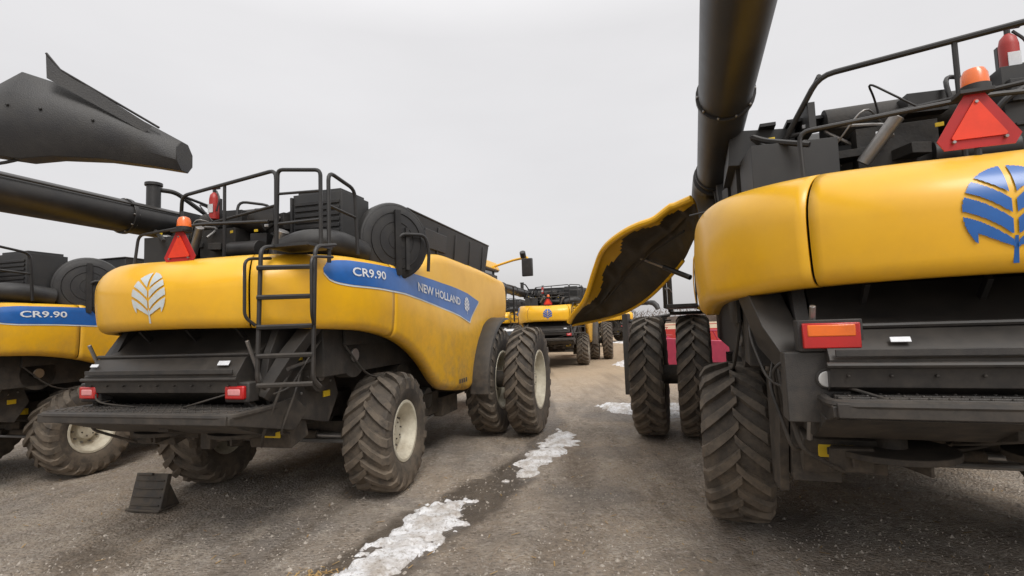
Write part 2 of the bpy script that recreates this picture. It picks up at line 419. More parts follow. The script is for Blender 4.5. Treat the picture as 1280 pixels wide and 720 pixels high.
    # ---- tail lights
    for sg in(-1,1):
        q=MB()
        if big_light:
            q.box((sg*.90,-1.93,light_z),(.34,.14,.19),BLKP); q.box((sg*.90,-2.01,light_z+.0),(.30,.05,.15),RED)
            q.box((sg*.90,-2.014,light_z+.03),(.25,.05,.07),ORG)
            q.box((sg*.98,-1.88,light_z-.31),(.34,.2,.42),BLKP); q.cyl((sg*.93,-1.97,light_z-.26),(sg*.93,-2.0,light_z-.26),.048,LENSW,n=20)
            q.cyl((sg*.93,-1.95,light_z-.26),(sg*.93,-1.992,light_z-.26),.062,BLK,n=20)
            q.tube([(sg*.98,-1.85,light_z-.1),(sg*1.2,-1.8,light_z-.2),(sg*1.15,-1.6,light_z-.5)],.012,BLK,n=6)
        else:
            q.box((sg*.90,-1.97,light_z),(.27,.14,.19),BLKP)
            q.box((sg*.90,-2.05,light_z),(.215,.05,.125),RED); q.box((sg*.90,-2.054,light_z+.005),(.15,.05,.07),mat_pink)
            q.sweep([(sg*.93,-1.95,light_z-.09),(sg*1.0,-1.85,light_z-.22),(sg*1.0,-1.6,light_z-.3)],.045,BLK,n=4)
        q.obj('tail_light',E,.015)
    # ---- rear axle
    q=MB()
    q.prism([(-.16,.62),(.16,.62),(.16,.88),(-.16,.88)],-1.05,1.05,DRK)
    q.box((0,0,1.05),(.5,.5,.6),DRK); q.bb(-.7,-.5,-.9,3,.95,1.25,DRK); q.bb(.5,.7,-.9,3,.95,1.25,DRK)
    for sg in(-1,1):
        q.cyl((sg*.98,0,.5),(sg*.98,0,1.0),.12,DRK,n=16); q.cyl((sg*.98,0,.75),(sg*1.3,0,.75),.13,DRK,n=16)
        q.cyl((sg*.35,-.24,.72),(sg*.9,-.26,.72),.04,STL,n=12); q.cyl((sg*.1,-.24,.72),(sg*.5,-.25,.72),.06,DRK,n=12)
        q.box((sg*.72,-.5,1.12),(.16,.05,.1),STK,(0,0,.2*sg)); q.box((sg*.75,-1.3,1.0),(.5,.3,.25),DRK,(0.3,0,0))
        q.box((sg*1.04,-.85,1.33),(.02,.12,.07),STK)
        q.box((sg*.8,-1.46,1.0),(.22,.02,.09),STK); q.box((sg*.8,-1.475,1.0),(.12,.012,.05),BLK)
    q.cyl((-.9,-.3,.66),(.9,-.3,.66),.025,STL,n=8)
    q.tube([(.3,-.7,1.4),(.55,-.75,1.0),(.2,-.5,.8),(-.2,-.4,1.0)],.018,BLK,n=6,fil=.15)
    q.tube([(.8,-1.3,1.6),(.95,-1.1,1.2),(.85,-.5,.95),(.7,-.2,1.0)],.02,BLK,n=6,fil=.2)
    q.tube([(-.6,-1.3,1.4),(-.4,-1.0,.95),(.1,-.8,.9),(.4,-.3,1.1)],.018,BLK,n=6,fil=.2)
    q.obj('rear_axle',E,.012)
    q=MB()
    for sg in(-1,1):
        q.cyl((sg*1.1,-.65,1.75),(sg*1.28,-.65,1.75),.26,DRK,n=28); q.cyl((sg*1.28,-.65,1.75),(sg*1.3,-.65,1.75),.08,STL,n=12)
        q.cyl((sg*1.1,.6,1.25),(sg*1.28,.6,1.25),.3,DRK,n=28); q.cyl((sg*1.28,.6,1.25),(sg*1.31,.6,1.25),.1,REDP,n=12)
        q.cyl((sg*1.1,1.4,.95),(sg*1.3,1.4,.95),.16,STL,n=20)
        q.box((sg*1.15,1.0,.85),(.3,1.6,.35),DRK); q.box((sg*1.2,2.1,.75),(.35,.7,.3),DRK)
        q.cyl((sg*1.33,.75,.62),(sg*1.33,1.5,.66),.02,STL,n=8)
        q.box((sg*1.33,.5,.92),(.02,.14,.2),STK)
        q.box((sg*1.31,-.4,2.0),(.03,1.0,.25),DRK)
        q.tube([(sg*1.3,-.9,1.9),(sg*1.34,-.5,1.5),(sg*1.34,.3,1.35),(sg*1.34,1.0,1.2)],.014,BLK,n=6,fil=.2)
    if detail:
        for k,(dt,dz) in enumerate(((0,0),(.10,0),(.2,0),(.3,0))): q.box((1.70,1.75+dt,1.16+dz),(.006,.06,.07),BLK)
    q.obj('side_machinery',E,.01)
    # ---- wheels
    W=3.55
    wheel('rear_right',.75,.58,.37,20,(1.35,0,.74),1,E,steer,.3)
    wheel('rear_left',.75,.58,.37,20,(-1.35,0,.74),-1,E,steer,.1)
    for sg,nm in((1,'right'),(-1,'left')):
        wheel('front_inner_'+nm,1.0,.52,.54,24,(sg*1.70,W,.99),sg,E,0,.2)
        wheel('front_outer_'+nm,1.0,.52,.54,24,(sg*2.42,W,.99),sg,E,0,.05)
    q=MB(); q.cyl((-2.4,W,1.0),(2.4,W,1.0),.16,DRK,n=16); q.box((0,W,1.1),(2.4,.5,.5),DRK); q.obj('front_axle',E,.01)
    # ---- wheel fender
    q=MB()
    for sg in(-1,1):
        if open_left and sg<0: continue
        vs=[];fs=[];n=22
        for i in range(n+1):
            a=rad(182-96*i/n); 
            for l,R in((1.60,1.31),(1.66,1.35),(1.94,1.33),(1.96,1.29),(1.94,1.30),(1.66,1.32)):
                vs.append((sg*l,3.85+R*1.03*math.cos(a),.9+R*.96*math.sin(a)))
        for i in range(n):
            for k in range(6): fs.append((i*6+k,i*6+(k+1)%6,(i+1)*6+(k+1)%6,(i+1)*6+k))
        q.add(vs,fs,BLKP)
    if q.v: q.obj('wheel_fender',E,ang=50)
    # ---- ladder
    q=MB()
    L0,L1=(1.12,-2.0),(1.60,-1.84)
    for (l,t) in(L0,L1):
        q.tube([(l,t+.35,2.92),(l,t+.02,2.86),(l,t-.03,1.60),(l,t+.08,1.52)],.021,BLK,n=8)
    for z in(1.56,1.83,2.10,2.38,2.66):
        q.sweep([(L0[0],L0[1]-.03,z),(L1[0],L1[1]-.03,z)],.024,BLK,n=6)
    q.tube([(1.08,-1.8,2.78),(1.06,-2.12,2.74),(1.06,-2.12,2.2),(1.1,-2.03,2.12)],.015,BLK,n=8)
    q.tube([(1.64,-1.6,2.78),(1.67,-1.98,2.74),(1.67,-1.98,2.2),(1.62,-1.88,2.12)],.015,BLK,n=8)
    q.tube([(1.2,-1.3,1.75),(1.35,-1.9,1.7)],.018,BLK,n=6)
    q.box((1.27,-1.62,2.9),(.5,.4,.03),BLKP)
    q.obj('rear_ladder',E)
    # ---- rails
    q=MB(); H=3.76
    A=(-.67,-1.2);B=(.94,-1.55);C=(1.48,-1.5);D=(1.5,-.95)
    q.tube([(A[0]-.35,-.9,2.85),(A[0]-.3,-.95,3.2),(A[0],A[1],H-.04),(B[0],B[1],H),(B[0],B[1],2.84)],.021,BLK,n=8,fil=.1)
    q.tube([(A[0]-.2,-1.0,3.35),(B[0],B[1],3.38)],.017,BLK,n=8)
    q.tube([(B[0],B[1],3.18),(C[0]-.04,C[1],3.2)],.015,BLK,n=8)
    q.tube([(B[0],B[1],3.5),(C[0]-.04,C[1],3.5)],.015,BLK,n=8)
    q.tube([(B[0],B[1],2.9),(B[0]+.02,B[1],H),(C[0]-.04,C[1],H-.04),(C[0]-.04,C[1],2.9)],.021,BLK,n=8,fil=.06)
    q.tube([(C[0]+.02,C[1]+.05,2.75),(C[0]+.02,C[1]+.05,H-.05),(D[0],D[1],H-.12),(D[0],D[1]+.05,2.9)],.021,BLK,n=8,fil=.1)
    q.tube([(C[0]+.02,C[1]+.05,3.35),(D[0],D[1],3.32)],.017,BLK,n=8)
    q.tube([(.1,-1.36,H-.02),(.1,-1.36,2.84)],.018,BLK,n=8)
    q.tube([(-.67,-1.2,H-.04),(-.7,-.5,H-.1),(-.7,-.1,3.1)],.018,BLK,n=8,fil=.1)
    q.tube([(-.9,-1.6,2.8),(-.9,-1.55,3.2),(.1,-1.7,3.22),(.9,-1.62,3.2)],.016,BLK,n=8)
    q.obj('deck_railing',E)
    # ---- engine bay clutter
    rnd=random.Random(3)
    q=MB()
    q.bb(-1.25,.55,-.75,.5,2.85,3.22,DRK)
    q.box((-.9,-1.0,3.05),(.6,.45,.38),GRY,(0,0,.1)); q.box((-.2,-.9,3.08),(.5,.5,.42),DRK)
    q.box((-1.05,-.45,3.34),(.5,.8,.3),GRY,(0,.1,0)); q.box((.25,-.3,3.25),(.6,.7,.38),BLKP,taper=.85)
    q.cyl((-.6,-.9,3.4),(.3,-.9,3.4),.15,DRK,n=24); q.cyl((-.65,-.2,3.45),(.1,-.25,3.45),.14,BLKP,n=20)
    q.cyl((.45,-1.0,2.9),(.62,-1.05,3.22),.075,STL,n=20); q.cyl((.45,-1.2,3.0),(.0,-1.15,3.02),.1,BLK,n=16)
    q.cyl((-.45,-1.25,3.0),(-.25,-1.35,3.28),.045,STL,n=20)
    q.tube([(.7,-1.15,2.95),(1.0,-1.15,3.05),(1.25,-.95,3.05),(1.3,-.5,2.98)],.15,BLKP,n=16,fil=.2)
    q.box((.94,-.55,3.28),(.66,.6,.8),GRY); q.box((.94,-.55,3.7),(.58,.52,.05),GRY)
    for k in range(9): q.bb(.64,1.24,-.87,-.855,2.98+k*.07,3.02+k*.07,BLK)
    q.box((.60,-.86,3.4),(.03,.04,.5),BLK)
    for k in range(22):
        x=rnd.uniform(-1.25,.6);y=rnd.uniform(-1.25,.1);z=rnd.uniform(2.95,3.5)
        q.box((x,y,z),(rnd.uniform(.06,.26),rnd.uniform(.06,.26),rnd.uniform(.05,.22)),rnd.choice([DRK,BLK,GRY,BLKP]),(0,0,rnd.uniform(-.4,.4)))
    for k in range(24):
        x=rnd.uniform(-1.2,.5);y=rnd.uniform(-1.35,-.3);z=rnd.uniform(2.9,3.4)
        q.tube([(x,y,z),(x+rnd.uniform(-.3,.3),y+rnd.uniform(-.2,.2),z+rnd.uniform(.1,.3)),(x+rnd.uniform(-.5,.5),y+.2,z+rnd.uniform(-.1,.2)),(x+rnd.uniform(-.6,.6),y+.3,z-.2)],rnd.uniform(.008,.026),rnd.choice([BLK,BLK,DRK,STL]),n=6,fil=.12)
    for k in range(10):
        x=rnd.uniform(-1.2,.5);y=rnd.uniform(-1.3,-.6); q.box((x,y,rnd.uniform(3.1,3.45)),(.05,.006,.03),rnd.choice([WHT,STK]),(0,0,rnd.uniform(-.3,.3)))
    if open_left:
        q.box((.62,-1.05,3.25),(.45,.35,.62),GRY)
        q.box((.62,-1.24,3.3),(.10,.006,.06),WHT); q.box((.62,-1.235,3.15),(.36,.02,.02),BLK); q.tube([(.2,-1.2,3.0),(.35,-1.3,3.3),(.6,-1.28,3.45)],.02,BLK,n=8)
    q.bb(-.75,-.7,-1.15,-.4,3.35,3.55,GRY)
    for k in range(6): q.box((-1.0+.2*k,-.78,3.5),(.12,.3,.03),BLK)
    q.obj('engine_bay',E,.01)
    # rotary screen
    q=MB()
    c=(1.38,.0,3.17); rz=rad(-32)
    q.lathe([(-.35,.0011),(-.35,.46),(.1,.50),(.20,.50),(.23,.485),(.25,.43),(.26,.36),(.265,.2),(.27,.001)],BLKP,c=c,n=56,rz=rz)
    for rr_ in(.12,.24,.36,.46): q.lathe([(.255-.02*(rr_>.4),rr_-.006),(.272-.03*(rr_>.4),rr_),(.255-.03*(rr_>.4),rr_+.006)],BLK,c=c,n=56,rz=rz)
    R3=Matrix.Rotation(rz,3,'Z'); T=lambda p:Vector(c)+R3@Vector(p)
    q.tube([T((.27,.0,.0)),T((.31,.05,.08)),T((.31,.40,.10)),T((.29,.47,-.1)),T((.26,.47,-.38))],.022,BLKP,n=10,fil=.12)
    q.box(T((.285,.0,-.03)),(.04,.08,.84),BLK,(0,0,rz)); q.box(T((.28,.14,-.1)),(.035,.05,.55),BLKP,(0,0,rz))
    q.obj('rotary_air_screen',E)
    # ---- grain tank
    q=MB()
    def frust(x0,x1,y0,y1,z0,X0,X1,Y0,Y1,z1,m):
        q.add([(x0,y0,z0),(x1,y0,z0),(x1,y1,z0),(x0,y1,z0),(X0,Y0,z1),(X1,Y0,z1),(X1,Y1,z1),(X0,Y1,z1)],[(3,2,1,0),(4,5,6,7),(0,1,5,4),(1,2,6,5),(2,3,7,6),(3,0,4,7)],m)
    frust(-1.3,1.3,.72,4.5,3.1,-1.38,1.38,.66,4.6,3.76,GRY)
    q.bb(-1.39,1.39,.64,4.62,3.762,3.79,BLK)
    for k in range(5):
        t=1.0+k*.8; q.box((1.345,t,3.42),(.03,.04,.55),BLK,(0,.12,0)); q.box((-1.345,t,3.42),(.03,.04,.55),BLK,(0,-.12,0))
    q.box((1.36,1.7,3.45),(.02,.9,.3),BLKP,(0,.12,0))
    q.obj('grain_tank',E,.012)
    # ---- cab
    q=MB()
    frust(-.95,.95,4.75,6.1,2.0,-.98,.98,4.75,6.35,3.4,GLS)
    for x in(-.97,.97):
        for y in(4.8,6.2): q.sweep([(x,y,2.0),(x,y+.05*(y>6),3.4)],.045,BLK,n=6)
    q.box((0,5.6,3.52),(2.15,1.9,.2),YEL,taper=.93); q.box((0,5.6,3.41),(2.1,1.85,.06),BLK)
    q.bb(-.95,.95,4.75,6.1,1.7,2.0,YEL); q.bb(-.9,.9,4.8,6.0,1.2,1.7,DRK)
    q.obj('cab',E,.03)
    q=MB()
    for sg in(-1,1):
        q.tube([(sg*1.0,6.2,3.5),(sg*1.55,6.1,3.62),(sg*2.0,5.7,3.62),(sg*2.02,5.6,3.5)],.03,YEL if sg>0 else BLK,n=8)
        q.box((sg*2.02,5.55,3.36),(.26,.09,.42),BLKP,(0,0,-.15*sg)); q.cyl((sg*1.9,5.7,3.62),(sg*1.9,5.6,3.74),.07,BLKP,n=12)
        q.tube([(sg*1.5,5.2,2.1),(sg*1.6,5.2,2.95),(sg*1.6,5.8,2.95),(sg*1.6,5.8,2.1)],.02,BLK,n=8)
    q.obj('mirrors',E,.02)
    q=MB()
    q.bb(-2.1,-1.0,4.5,6.0,2.0,2.06,BLK); q.bb(-2.12,-1.6,3.0,4.5,2.1,2.16,BLKP)
    for y in(4.5,5.0,5.5,6.0): q.tube([(-2.1,y,2.05),(-2.1,y,3.0)],.02,BLK,n=8)
    for z in(2.5,3.0): q.tube([(-2.1,3.0,z-.1),(-2.1,4.5,z),(-2.1,6.0,z)],.02,BLK,n=8)
    for y in(3.0,3.6): q.tube([(-2.1,y,2.1),(-2.1,y,2.9)],.018,BLK,n=8)
    for k in range(5): q.box((-2.25-.12*k,5.2,1.9-.33*k),(.3,.6,.03),BLK)
    for y in(4.9,5.5): q.box((-2.48,y,1.25),(.06,.03,1.6),BLK,(0,rad(20),0))
    q.box((-2.9,4.5,1.3),(.10,.5,1.5),BLKP)
    q.cyl((-2.85,4.6,1.9),(-2.1,4.7,2.0),.03,BLK,n=8)
    q.obj('cab_platform',E,.006)
    q=MB(); q.prism([(5.2,1.0),(5.2,1.9),(7.4,1.1),(7.4,.4)],-.8,.8,YEL); q.bb(-.9,.9,7.3,7.5,.3,1.2,BLK); q.obj('feeder_house',E,.02)
    # ---- warning triangle + beacon
    q=MB()
    c=Vector((tri_l,-1.93,tri_z))
    def tri(k,y,m,clip):
        P=[]
        for i in range(3):
            an=rad(90+120*i)
            for sg in(-1,1):
                aa=an+sg*clip; P.append((c.x+k*math.cos(aa),y,c.z+k*math.sin(aa)))
        n=6; vs=P+[(p[0],p[1]+.008,p[2]) for p in P]
        q.add(vs,[tuple(range(n)),tuple(range(2*n-1,n-1,-1))]+[(i,(i+1)%n,(i+1)%n+n,i+n) for i in range(n)],m)
    tri(.21,-1.93,TRR,.16); tri(.145,-1.942,TRI,.05)
    q.cyl((c.x,-1.91,2.76),(c.x,-1.91,c.z+.2),.018,BLK,n=8); q.box((c.x,-1.91,c.z+.19),(.16,.12,.02),BLK)
    for dx,dz in((-.12,-.09),(.12,-.09),(0,.13)): q.cyl((c.x+dx,-1.93,c.z+dz),(c.x+dx,-1.95,c.z+dz),.009,STL,n=6)
    q.obj('slow_vehicle_triangle',E)
    q=MB(); bz=c.z+.2
    q.cyl((c.x+.02,-1.9,bz),(c.x+.02,-1.9,bz+.035),.07,BLK,n=20)
    q.sweep([(c.x+.02,-1.9,bz+.035),(c.x+.02,-1.9,bz+.10),(c.x+.02,-1.9,bz+.13),(c.x+.02,-1.9,bz+.142)],[.066,.062,.048,.02],ORG,n=20); q.obj('beacon',E)
    q=MB(); q.tube([(-1.0,-1.05,2.8),(-1.0,-1.05,3.15)],.02,BLK,n=8); q.sweep([(-1.0,-1.14,3.2),(-1.0,-1.10,3.2),(-1.0,-1.03,3.2),(-1.0,-.98,3.2)],[.085,.09,.07,.03],STL,n=18)
    q.cyl((-1.0,-1.155,3.2),(-1.0,-1.14,3.2),.08,LENSW,n=18); q.obj('work_lamp',E)
    q=MB(); x=ext_l; ez=ext_z
    q.sweep([(x,-1.12,3.42+ez),(x,-1.12,3.66+ez),(x,-1.12,3.71+ez),(x,-1.12,3.74+ez)],[.055,.055,.045,.02],REDP,n=16)
    q.cyl((x,-1.12,3.73+ez),(x,-1.12,3.79+ez),.018,BLK,n=8); q.box((x+.02,-1.12,3.79+ez),(.11,.03,.02),BLK); q.tube([(x+.03,-1.12,3.76+ez),(x+.10,-1.14,3.66+ez),(x+.07,-1.16,3.5+ez)],.01,BLK,n=6)
    q.box((x,-1.178,3.54+ez),(.07,.005,.10),WHT); q.box((x,-1.07,3.5+ez/2),(.1,.04,.35+ez),BLK); q.obj('fire_extinguisher',E)
    # ---- unloading auger
    q=MB(); x=-1.34; z=aug_z
    q.sweep([(x,1.45,2.3),(x,1.45,z-.35),(x,1.40,z-.15),(x,1.25,z-.02),(x,1.05,z)],[.27,.27,.27,.25,.24],BLK,n=24)
    q.cyl((x,1.1,z),(x,-5.6,z),.195,BLK,n=32)
    for y in(.9,-1.35,-3.0,-5.2): q.cyl((x,y,z),(x,y-.05,z),.215,BLK,n=32)
    for k in range(10):
        a=k*math.pi/5; q.cyl((x+.203*math.cos(a),-1.34,z+.203*math.sin(a)),(x+.203*math.cos(a),-1.42,z+.203*math.sin(a)),.01,STL,n=6)
    q.cyl((x,-1.0,z+.1),(x,-1.0,z+.48),.08,BLK,n=16); q.cyl((x,-1.0,z+.46),(x,-1.0,z+.5),.10,BLK,n=16); q.tube([(x,-1.0,z+.42),(x+.12,-.8,z+.42),(x+.2,-.4,z+.2)],.03,BLK,n=8)
    q.tube([(x+.17,.8,z+.12),(x+.18,-2,z+.12),(x+.18,-5,z+.12)],.012,DRK,n=6)
    q.sweep([(x,-5.6,z),(x,-5.9,z-.05),(x,-6.2,z-.3),(x,-6.35,z-.6)],[.22,.24,.24,.2],BLKP,n=20)
    q.obj('unloading_auger',E,.004)
    return E

main=combine((-2.97,7.04,0),14.5,emb=SIL,steer=4,tri_l=.10,tri_z=2.92,ext_l=-.28)
right=combine((3.61,4.94,0),19.5,1.06,open_left=True,emb=BLU,light_z=1.80,big_light=True,aug_z=3.63,steer=-2,shelf=1.43,shelf_t=-2.26,shelf_w=.95,tri_l=-.07,ext_l=.50,ext_z=.08,emb_l=-.06,emb_r=.25)
farl=combine((-7.85,8.3,0),14.5,.9,emb=SIL,steer=-3)
for (p,th) in (((2.0,25,0),12),((4.2,39,0),14),((-.9,36,0),10),((9.5,50,0),-40)):
    combine(p,th,emb=BLU,detail=False)

# raised side shield on the right machine
bpy.context.view_layer.update()
inv=right.matrix_world.inverted()
U=[(2.25,6.2,3.49),(1.98,6.5,3.40),(1.74,6.8,3.27),(1.42,7.4,3.16),(1.33,8.0,2.82),(1.18,8.5,2.35),(0.98,8.9,2.02)]
I=[(2.42,6.5,3.2),(2.41,6.8,3.0),(2.38,7.2,2.79),(2.20,8.1,2.42),(1.95,8.7,2.2),(1.6,9.05,2.08),(1.03,8.95,1.99)]
def lerpl(L,u):
    x=u*(len(L)-1);i=min(int(x),len(L)-2);f=x-i
    g=lambda j:Vector(L[min(max(j,0),len(L)-1)])
    p0,p1,p2,p3=g(i-1),g(i),g(i+1),g(i+2)
    return .5*((2*p1)+(p2-p0)*f+(2*p0-5*p1+4*p2-p3)*f*f+(3*p1-p0-3*p2+p3)*f**3)
def shield(off,m,name,ribs):
    q=MB();vs=[];fs=[];fy=[];K=24;NI=60
    bd=Vector((.25,.35,.55)).normalized()
    for i in range(NI+1):
        u=i/NI
        a=lerpl(U,u);b=lerpl(I,u)
        a=a+Vector((0,0,.03))*math.sin(u*22)*(u>.1)
        for k in range(K+1):
            v=k/K; p=a*(1-v)+b*v; bu=math.sin(math.pi*v)**.7*.20*math.sin(math.pi*(.15+.8*u)); p+=bd*(bu+off)
            if ribs:
                r=max(0,1-abs(((u*5.5)%1)-.5)/.16)*max(0,min(1,(v-.12)/.1))*max(0,min(1,(.9-v)/.1))
                r2=max(0,1-abs(v-.5)/.06)*(1 if .1<u<.9 else 0)
                p-=bd*.035*min(1,max(r,r2))
            vs.append(inv@p)
    for i in range(NI):
        lim=4+1.6*math.sin(i*.45)+1.2*math.sin(i*.17+1)
        for k in range(K):
            (fy if ribs and k<lim else fs).append((i*(K+1)+k,i*(K+1)+k+1,(i+1)*(K+1)+k+1,(i+1)*(K+1)+k))
    q.add(vs,fs,m)
    if fy:
        kk=q.mi(YEL)
        for f in fy: q.f.append(list(f)); q.m.append(kk)
    q.obj(name,right,ang=40)
shield(.04,YEL,'raised_side_shield',False)
shield(.0,INN,'shield_inner_liner',True)
q=MB()
NR=50
q.sweep([inv@(lerpl(U,i/NR)+Vector((0,0,.03))*math.sin(i/NR*22)*(i/NR>.1)+Vector((-.01,0,.02))) for i in range(NR+1)],.042,YEL,n=10)
q.sweep([inv@lerpl(I,.3+.7*i/NR) for i in range(NR+1)],.022,YEL,n=8)
q.cyl(inv@Vector((2.45,7.0,2.6)),inv@Vector((1.95,7.7,2.98)),.022,STL,n=8); q.cyl(inv@Vector((2.45,7.0,2.6)),inv@Vector((2.2,7.35,2.79)),.035,BLK,n=10)
q.tube([inv@Vector(p) for p in((2.3,6.7,3.2),(2.0,7.2,3.0),(1.8,7.9,2.75),(1.5,8.4,2.35))],.014,BLK,n=6)
q.obj('shield_rim',right)

# ------------------------------------------------------------------ auger spout at upper left
E=empty('auger_spout',(0,0,0))
q=MB()
secs=[(-3.95,3.15,3.42,.30,.30),(-3.5,3.2,3.42,.30,.30),(-3.34,3.27,3.47,.30,.44),(-3.16,3.3,3.52,.30,.60),(-3.0,3.35,3.51,.29,.52),(-2.75,3.45,3.47,.27,.42),(-2.5,3.55,3.39,.22,.30),(-2.33,3.62,3.33,.19,.22)]
vs=[];fs=[]
for (x,y,z,w,h) in secs:
    for a in range(8):
        an=2*math.pi*(a+.5)/8; ca,sa=math.cos(an),math.sin(an)
        vs.append((x,y+ca*w*.5*1.05,z+sa*h*.5*1.05))
for i in range(len(secs)-1):
    for k in range(8): fs.append((i*8+k,i*8+(k+1)%8,(i+1)*8+(k+1)%8,(i+1)*8+k))
fs.append(tuple(range(8)));n=len(secs)-1; fs.append(tuple(n*8+k for k in range(8)))
q.add(vs,fs,BLKP)
q.add([(-2.96,3.2,3.74),(-2.97,3.2,3.90),(-2.91,3.25,3.82),(-2.45,3.45,3.5),(-2.5,3.45,3.46)],[(0,1,2,3,4)],BLKP)
q.sweep([(-2.97,3.2,3.91),(-2.92,3.25,3.82),(-2.42,3.48,3.5)],.009,BLK,n=6)
for s_ in secs[3:6]: q.cyl((s_[0],s_[1]-s_[3]*.48,s_[2]+.03),(s_[0],s_[1]-s_[3]*.5-.008,s_[2]+.03),.010,BLK,n=6)
q.tube([(-3.9,3.2,3.2),(-3.3,3.25,3.2),(-3.15,3.3,3.26)],.012,BLK,n=6)
q.obj('spout_boot',E,.01)
q=MB(); q.cyl((-3.9,3.15,3.42),(-9.5,1.5,3.42),.16,BLK,n=28); q.cyl((-7.5,2.1,0),(-7.5,2.1,3.3),.06,BLK,n=12); q.bb(-7.9,-7.1,1.7,2.5,0,.03,BLK); q.obj('auger_tube_on_stand',E)

# ------------------------------------------------------------------ black plate standing on the ground
q=MB()
q.prism([(-.02,0),(.06,0),(.16,.40),(.10,.42)],-.24,.24,BLKP)
for k in range(4): q.box((0,-.005+.026*k,.07+.09*k),(.42,.025,.018),BLK,(rad(-14),0,0))
for l in(-.2,.2): q.prism([(.06,0),(.3,0),(.12,.36)],l-.015,l+.015,BLK)
q.bb(-.25,.25,-.05,.22,0,.03,BLKP)
q.cyl((-.1,.0,.43),(.1,.02,.43),.02,BLK,n=8)
o=q.obj('black_step_plate',None,.01); o.location=(-4.42,6.2,0); o.rotation_euler=(0,0,rad(-12)); o.scale=(.95,.95,.98)

# ------------------------------------------------------------------ background objects
def header(loc,th,m,name='harvester_header',w=3.5):
    E=empty(name,loc,th); q=MB(); q.prism([(0,.2),(.1,1.3),(.25,1.3),(.35,.4),(1.3,.15),(1.3,.1)],-w,w,m)
    q.obj('trough',E,.02); q=MB(); q.cyl((-w+.1,1.0,1.15),(w-.1,1.0,1.15),.07,BLK,n=10)
    for k in range(6):
        a=k*math.pi/3; q.cyl((-w+.1,1.0+.5*math.cos(a),1.15+.5*math.sin(a)),(w-.1,1.0+.5*math.cos(a),1.15+.5*math.sin(a)),.025,m,n=6)
        for x in(-.94,-.46,0,.46,.94): q.cyl((x*w,1.0,1.15),(x*w,1.0+.5*math.cos(a),1.15+.5*math.sin(a)),.02,m,n=6)
    for x in(-w,w): q.prism([(0,.2),(.2,1.4),(1.0,1.0),(1.9,.2)],x-.04,x+.04,m)
    q.obj('reel',E); return E
header((6.1,17.5,0),78,PNK,w=2.2); header((7.3,31,0),95,REDP); header((12,36,0),20,REDP); header((-1.0,48,0),15,YEL); header((4.5,52,0),12,REDP)
def pickup(loc,th,m):
    E=empty('pickup_truck',loc,th); q=MB()
    q.prism([(-2.7,.5),(-2.7,1.1),(-.7,1.12),(1.2,1.12),(2.6,1.0),(2.75,.6),(2.7,.45)],-.95,.95,m)
    q.prism([(-.75,1.12),(-.6,1.75),(.5,1.78),(1.25,1.12)],-.82,.82,GLS); q.prism([(-.6,1.75),(-.5,1.82),(.4,1.84),(.5,1.78)],-.78,.78,m)
    q.bb(-.8,.8,-2.74,-2.70,.62,1.02,DRK)
    q.obj('body',E,.05); q=MB()
    for x in(-.85,.85):
        for y in(-1.7,1.75): q.cyl((x-.12,y,.38),(x+.12,y,.38),.38,RUB,n=24); q.cyl((x-.13,y,.38),(x+.13,y,.38),.2,STL,n=16)
    q.obj('wheels',E,.02)
WC_=mat('white_car_paint',(.7,.7,.7),.3,coat=.5)
pickup((.2,22,0),8,WC_); pickup((-4,31,0),8,mat('silver_car_paint',(.4,.41,.42),.3,coat=.5)); pickup((7.0,60,0),80,WC_); pickup((12,66,0),100,REDP)
def shed(loc,th,L,H,c):
    E=empty('farm_shed',loc,th); q=MB(); m=mat('shed_steel',c,.6)
    q.prism([(-6,0),(-6,H),(0,H+1.6),(6,H),(6,0)],-L/2,L/2,m); 
    q.obj('walls',E); q=MB()
    for k in range(4): q.bb(-L/2+L*(k+.2)/4,-L/2+L*(k+.8)/4,-6.06,-6.02,0,H*.8,DRK)
    q.obj('doors',E)
shed((16,150,0),5,34,3.2,(.45,.44,.42)); shed((-60,170,0),-8,40,4,(.3,.12,.1))

# distant bare trees
q=MB(); rnd=random.Random(5); TR=mat('bare_twigs',(.11,.085,.07),.9,c2=(.07,.055,.05),nscale=.2)
vs=[];fs=[]
for i in range(7000):
    x=rnd.uniform(-330,330); y=210+rnd.uniform(-25,25)
    hh=5.6+3.5*noise.noise(Vector((x*.03,0,1)))+1.8*noise.noise(Vector((x*.15,3,1)))
    hh=max(1.5,hh)
    z=rnd.uniform(0,1)**.7*hh; l=rnd.uniform(.8,2.2); a=rnd.uniform(-1,1)*1.1; w=rnd.uniform(.05,.22)
    o=len(vs); dx=math.sin(a)*l; dz=math.cos(a)*l
    vs+=[(x-w,y,z),(x+w,y,z),(x+dx,y+rnd.uniform(-.5,.5),z+dz)]; fs.append((o,o+1,o+2))
q.add(vs,fs,TR); q.obj('distant_tree_line',None)
q=MB();vs=[];fs=[]
for i in range(221):
    x=-440+i*4; h=3.0+1.4*noise.noise(Vector((x*.04,7,1)))+.6*noise.noise(Vector((x*.3,7,1)))
    vs+=[(x,236,0),(x,236+rnd.uniform(-1,1),h)]
for i in range(220): fs.append((i*2,i*2+2,i*2+3,i*2+1))
q.add(vs,fs,TR); q.obj('distant_brush_background',None)

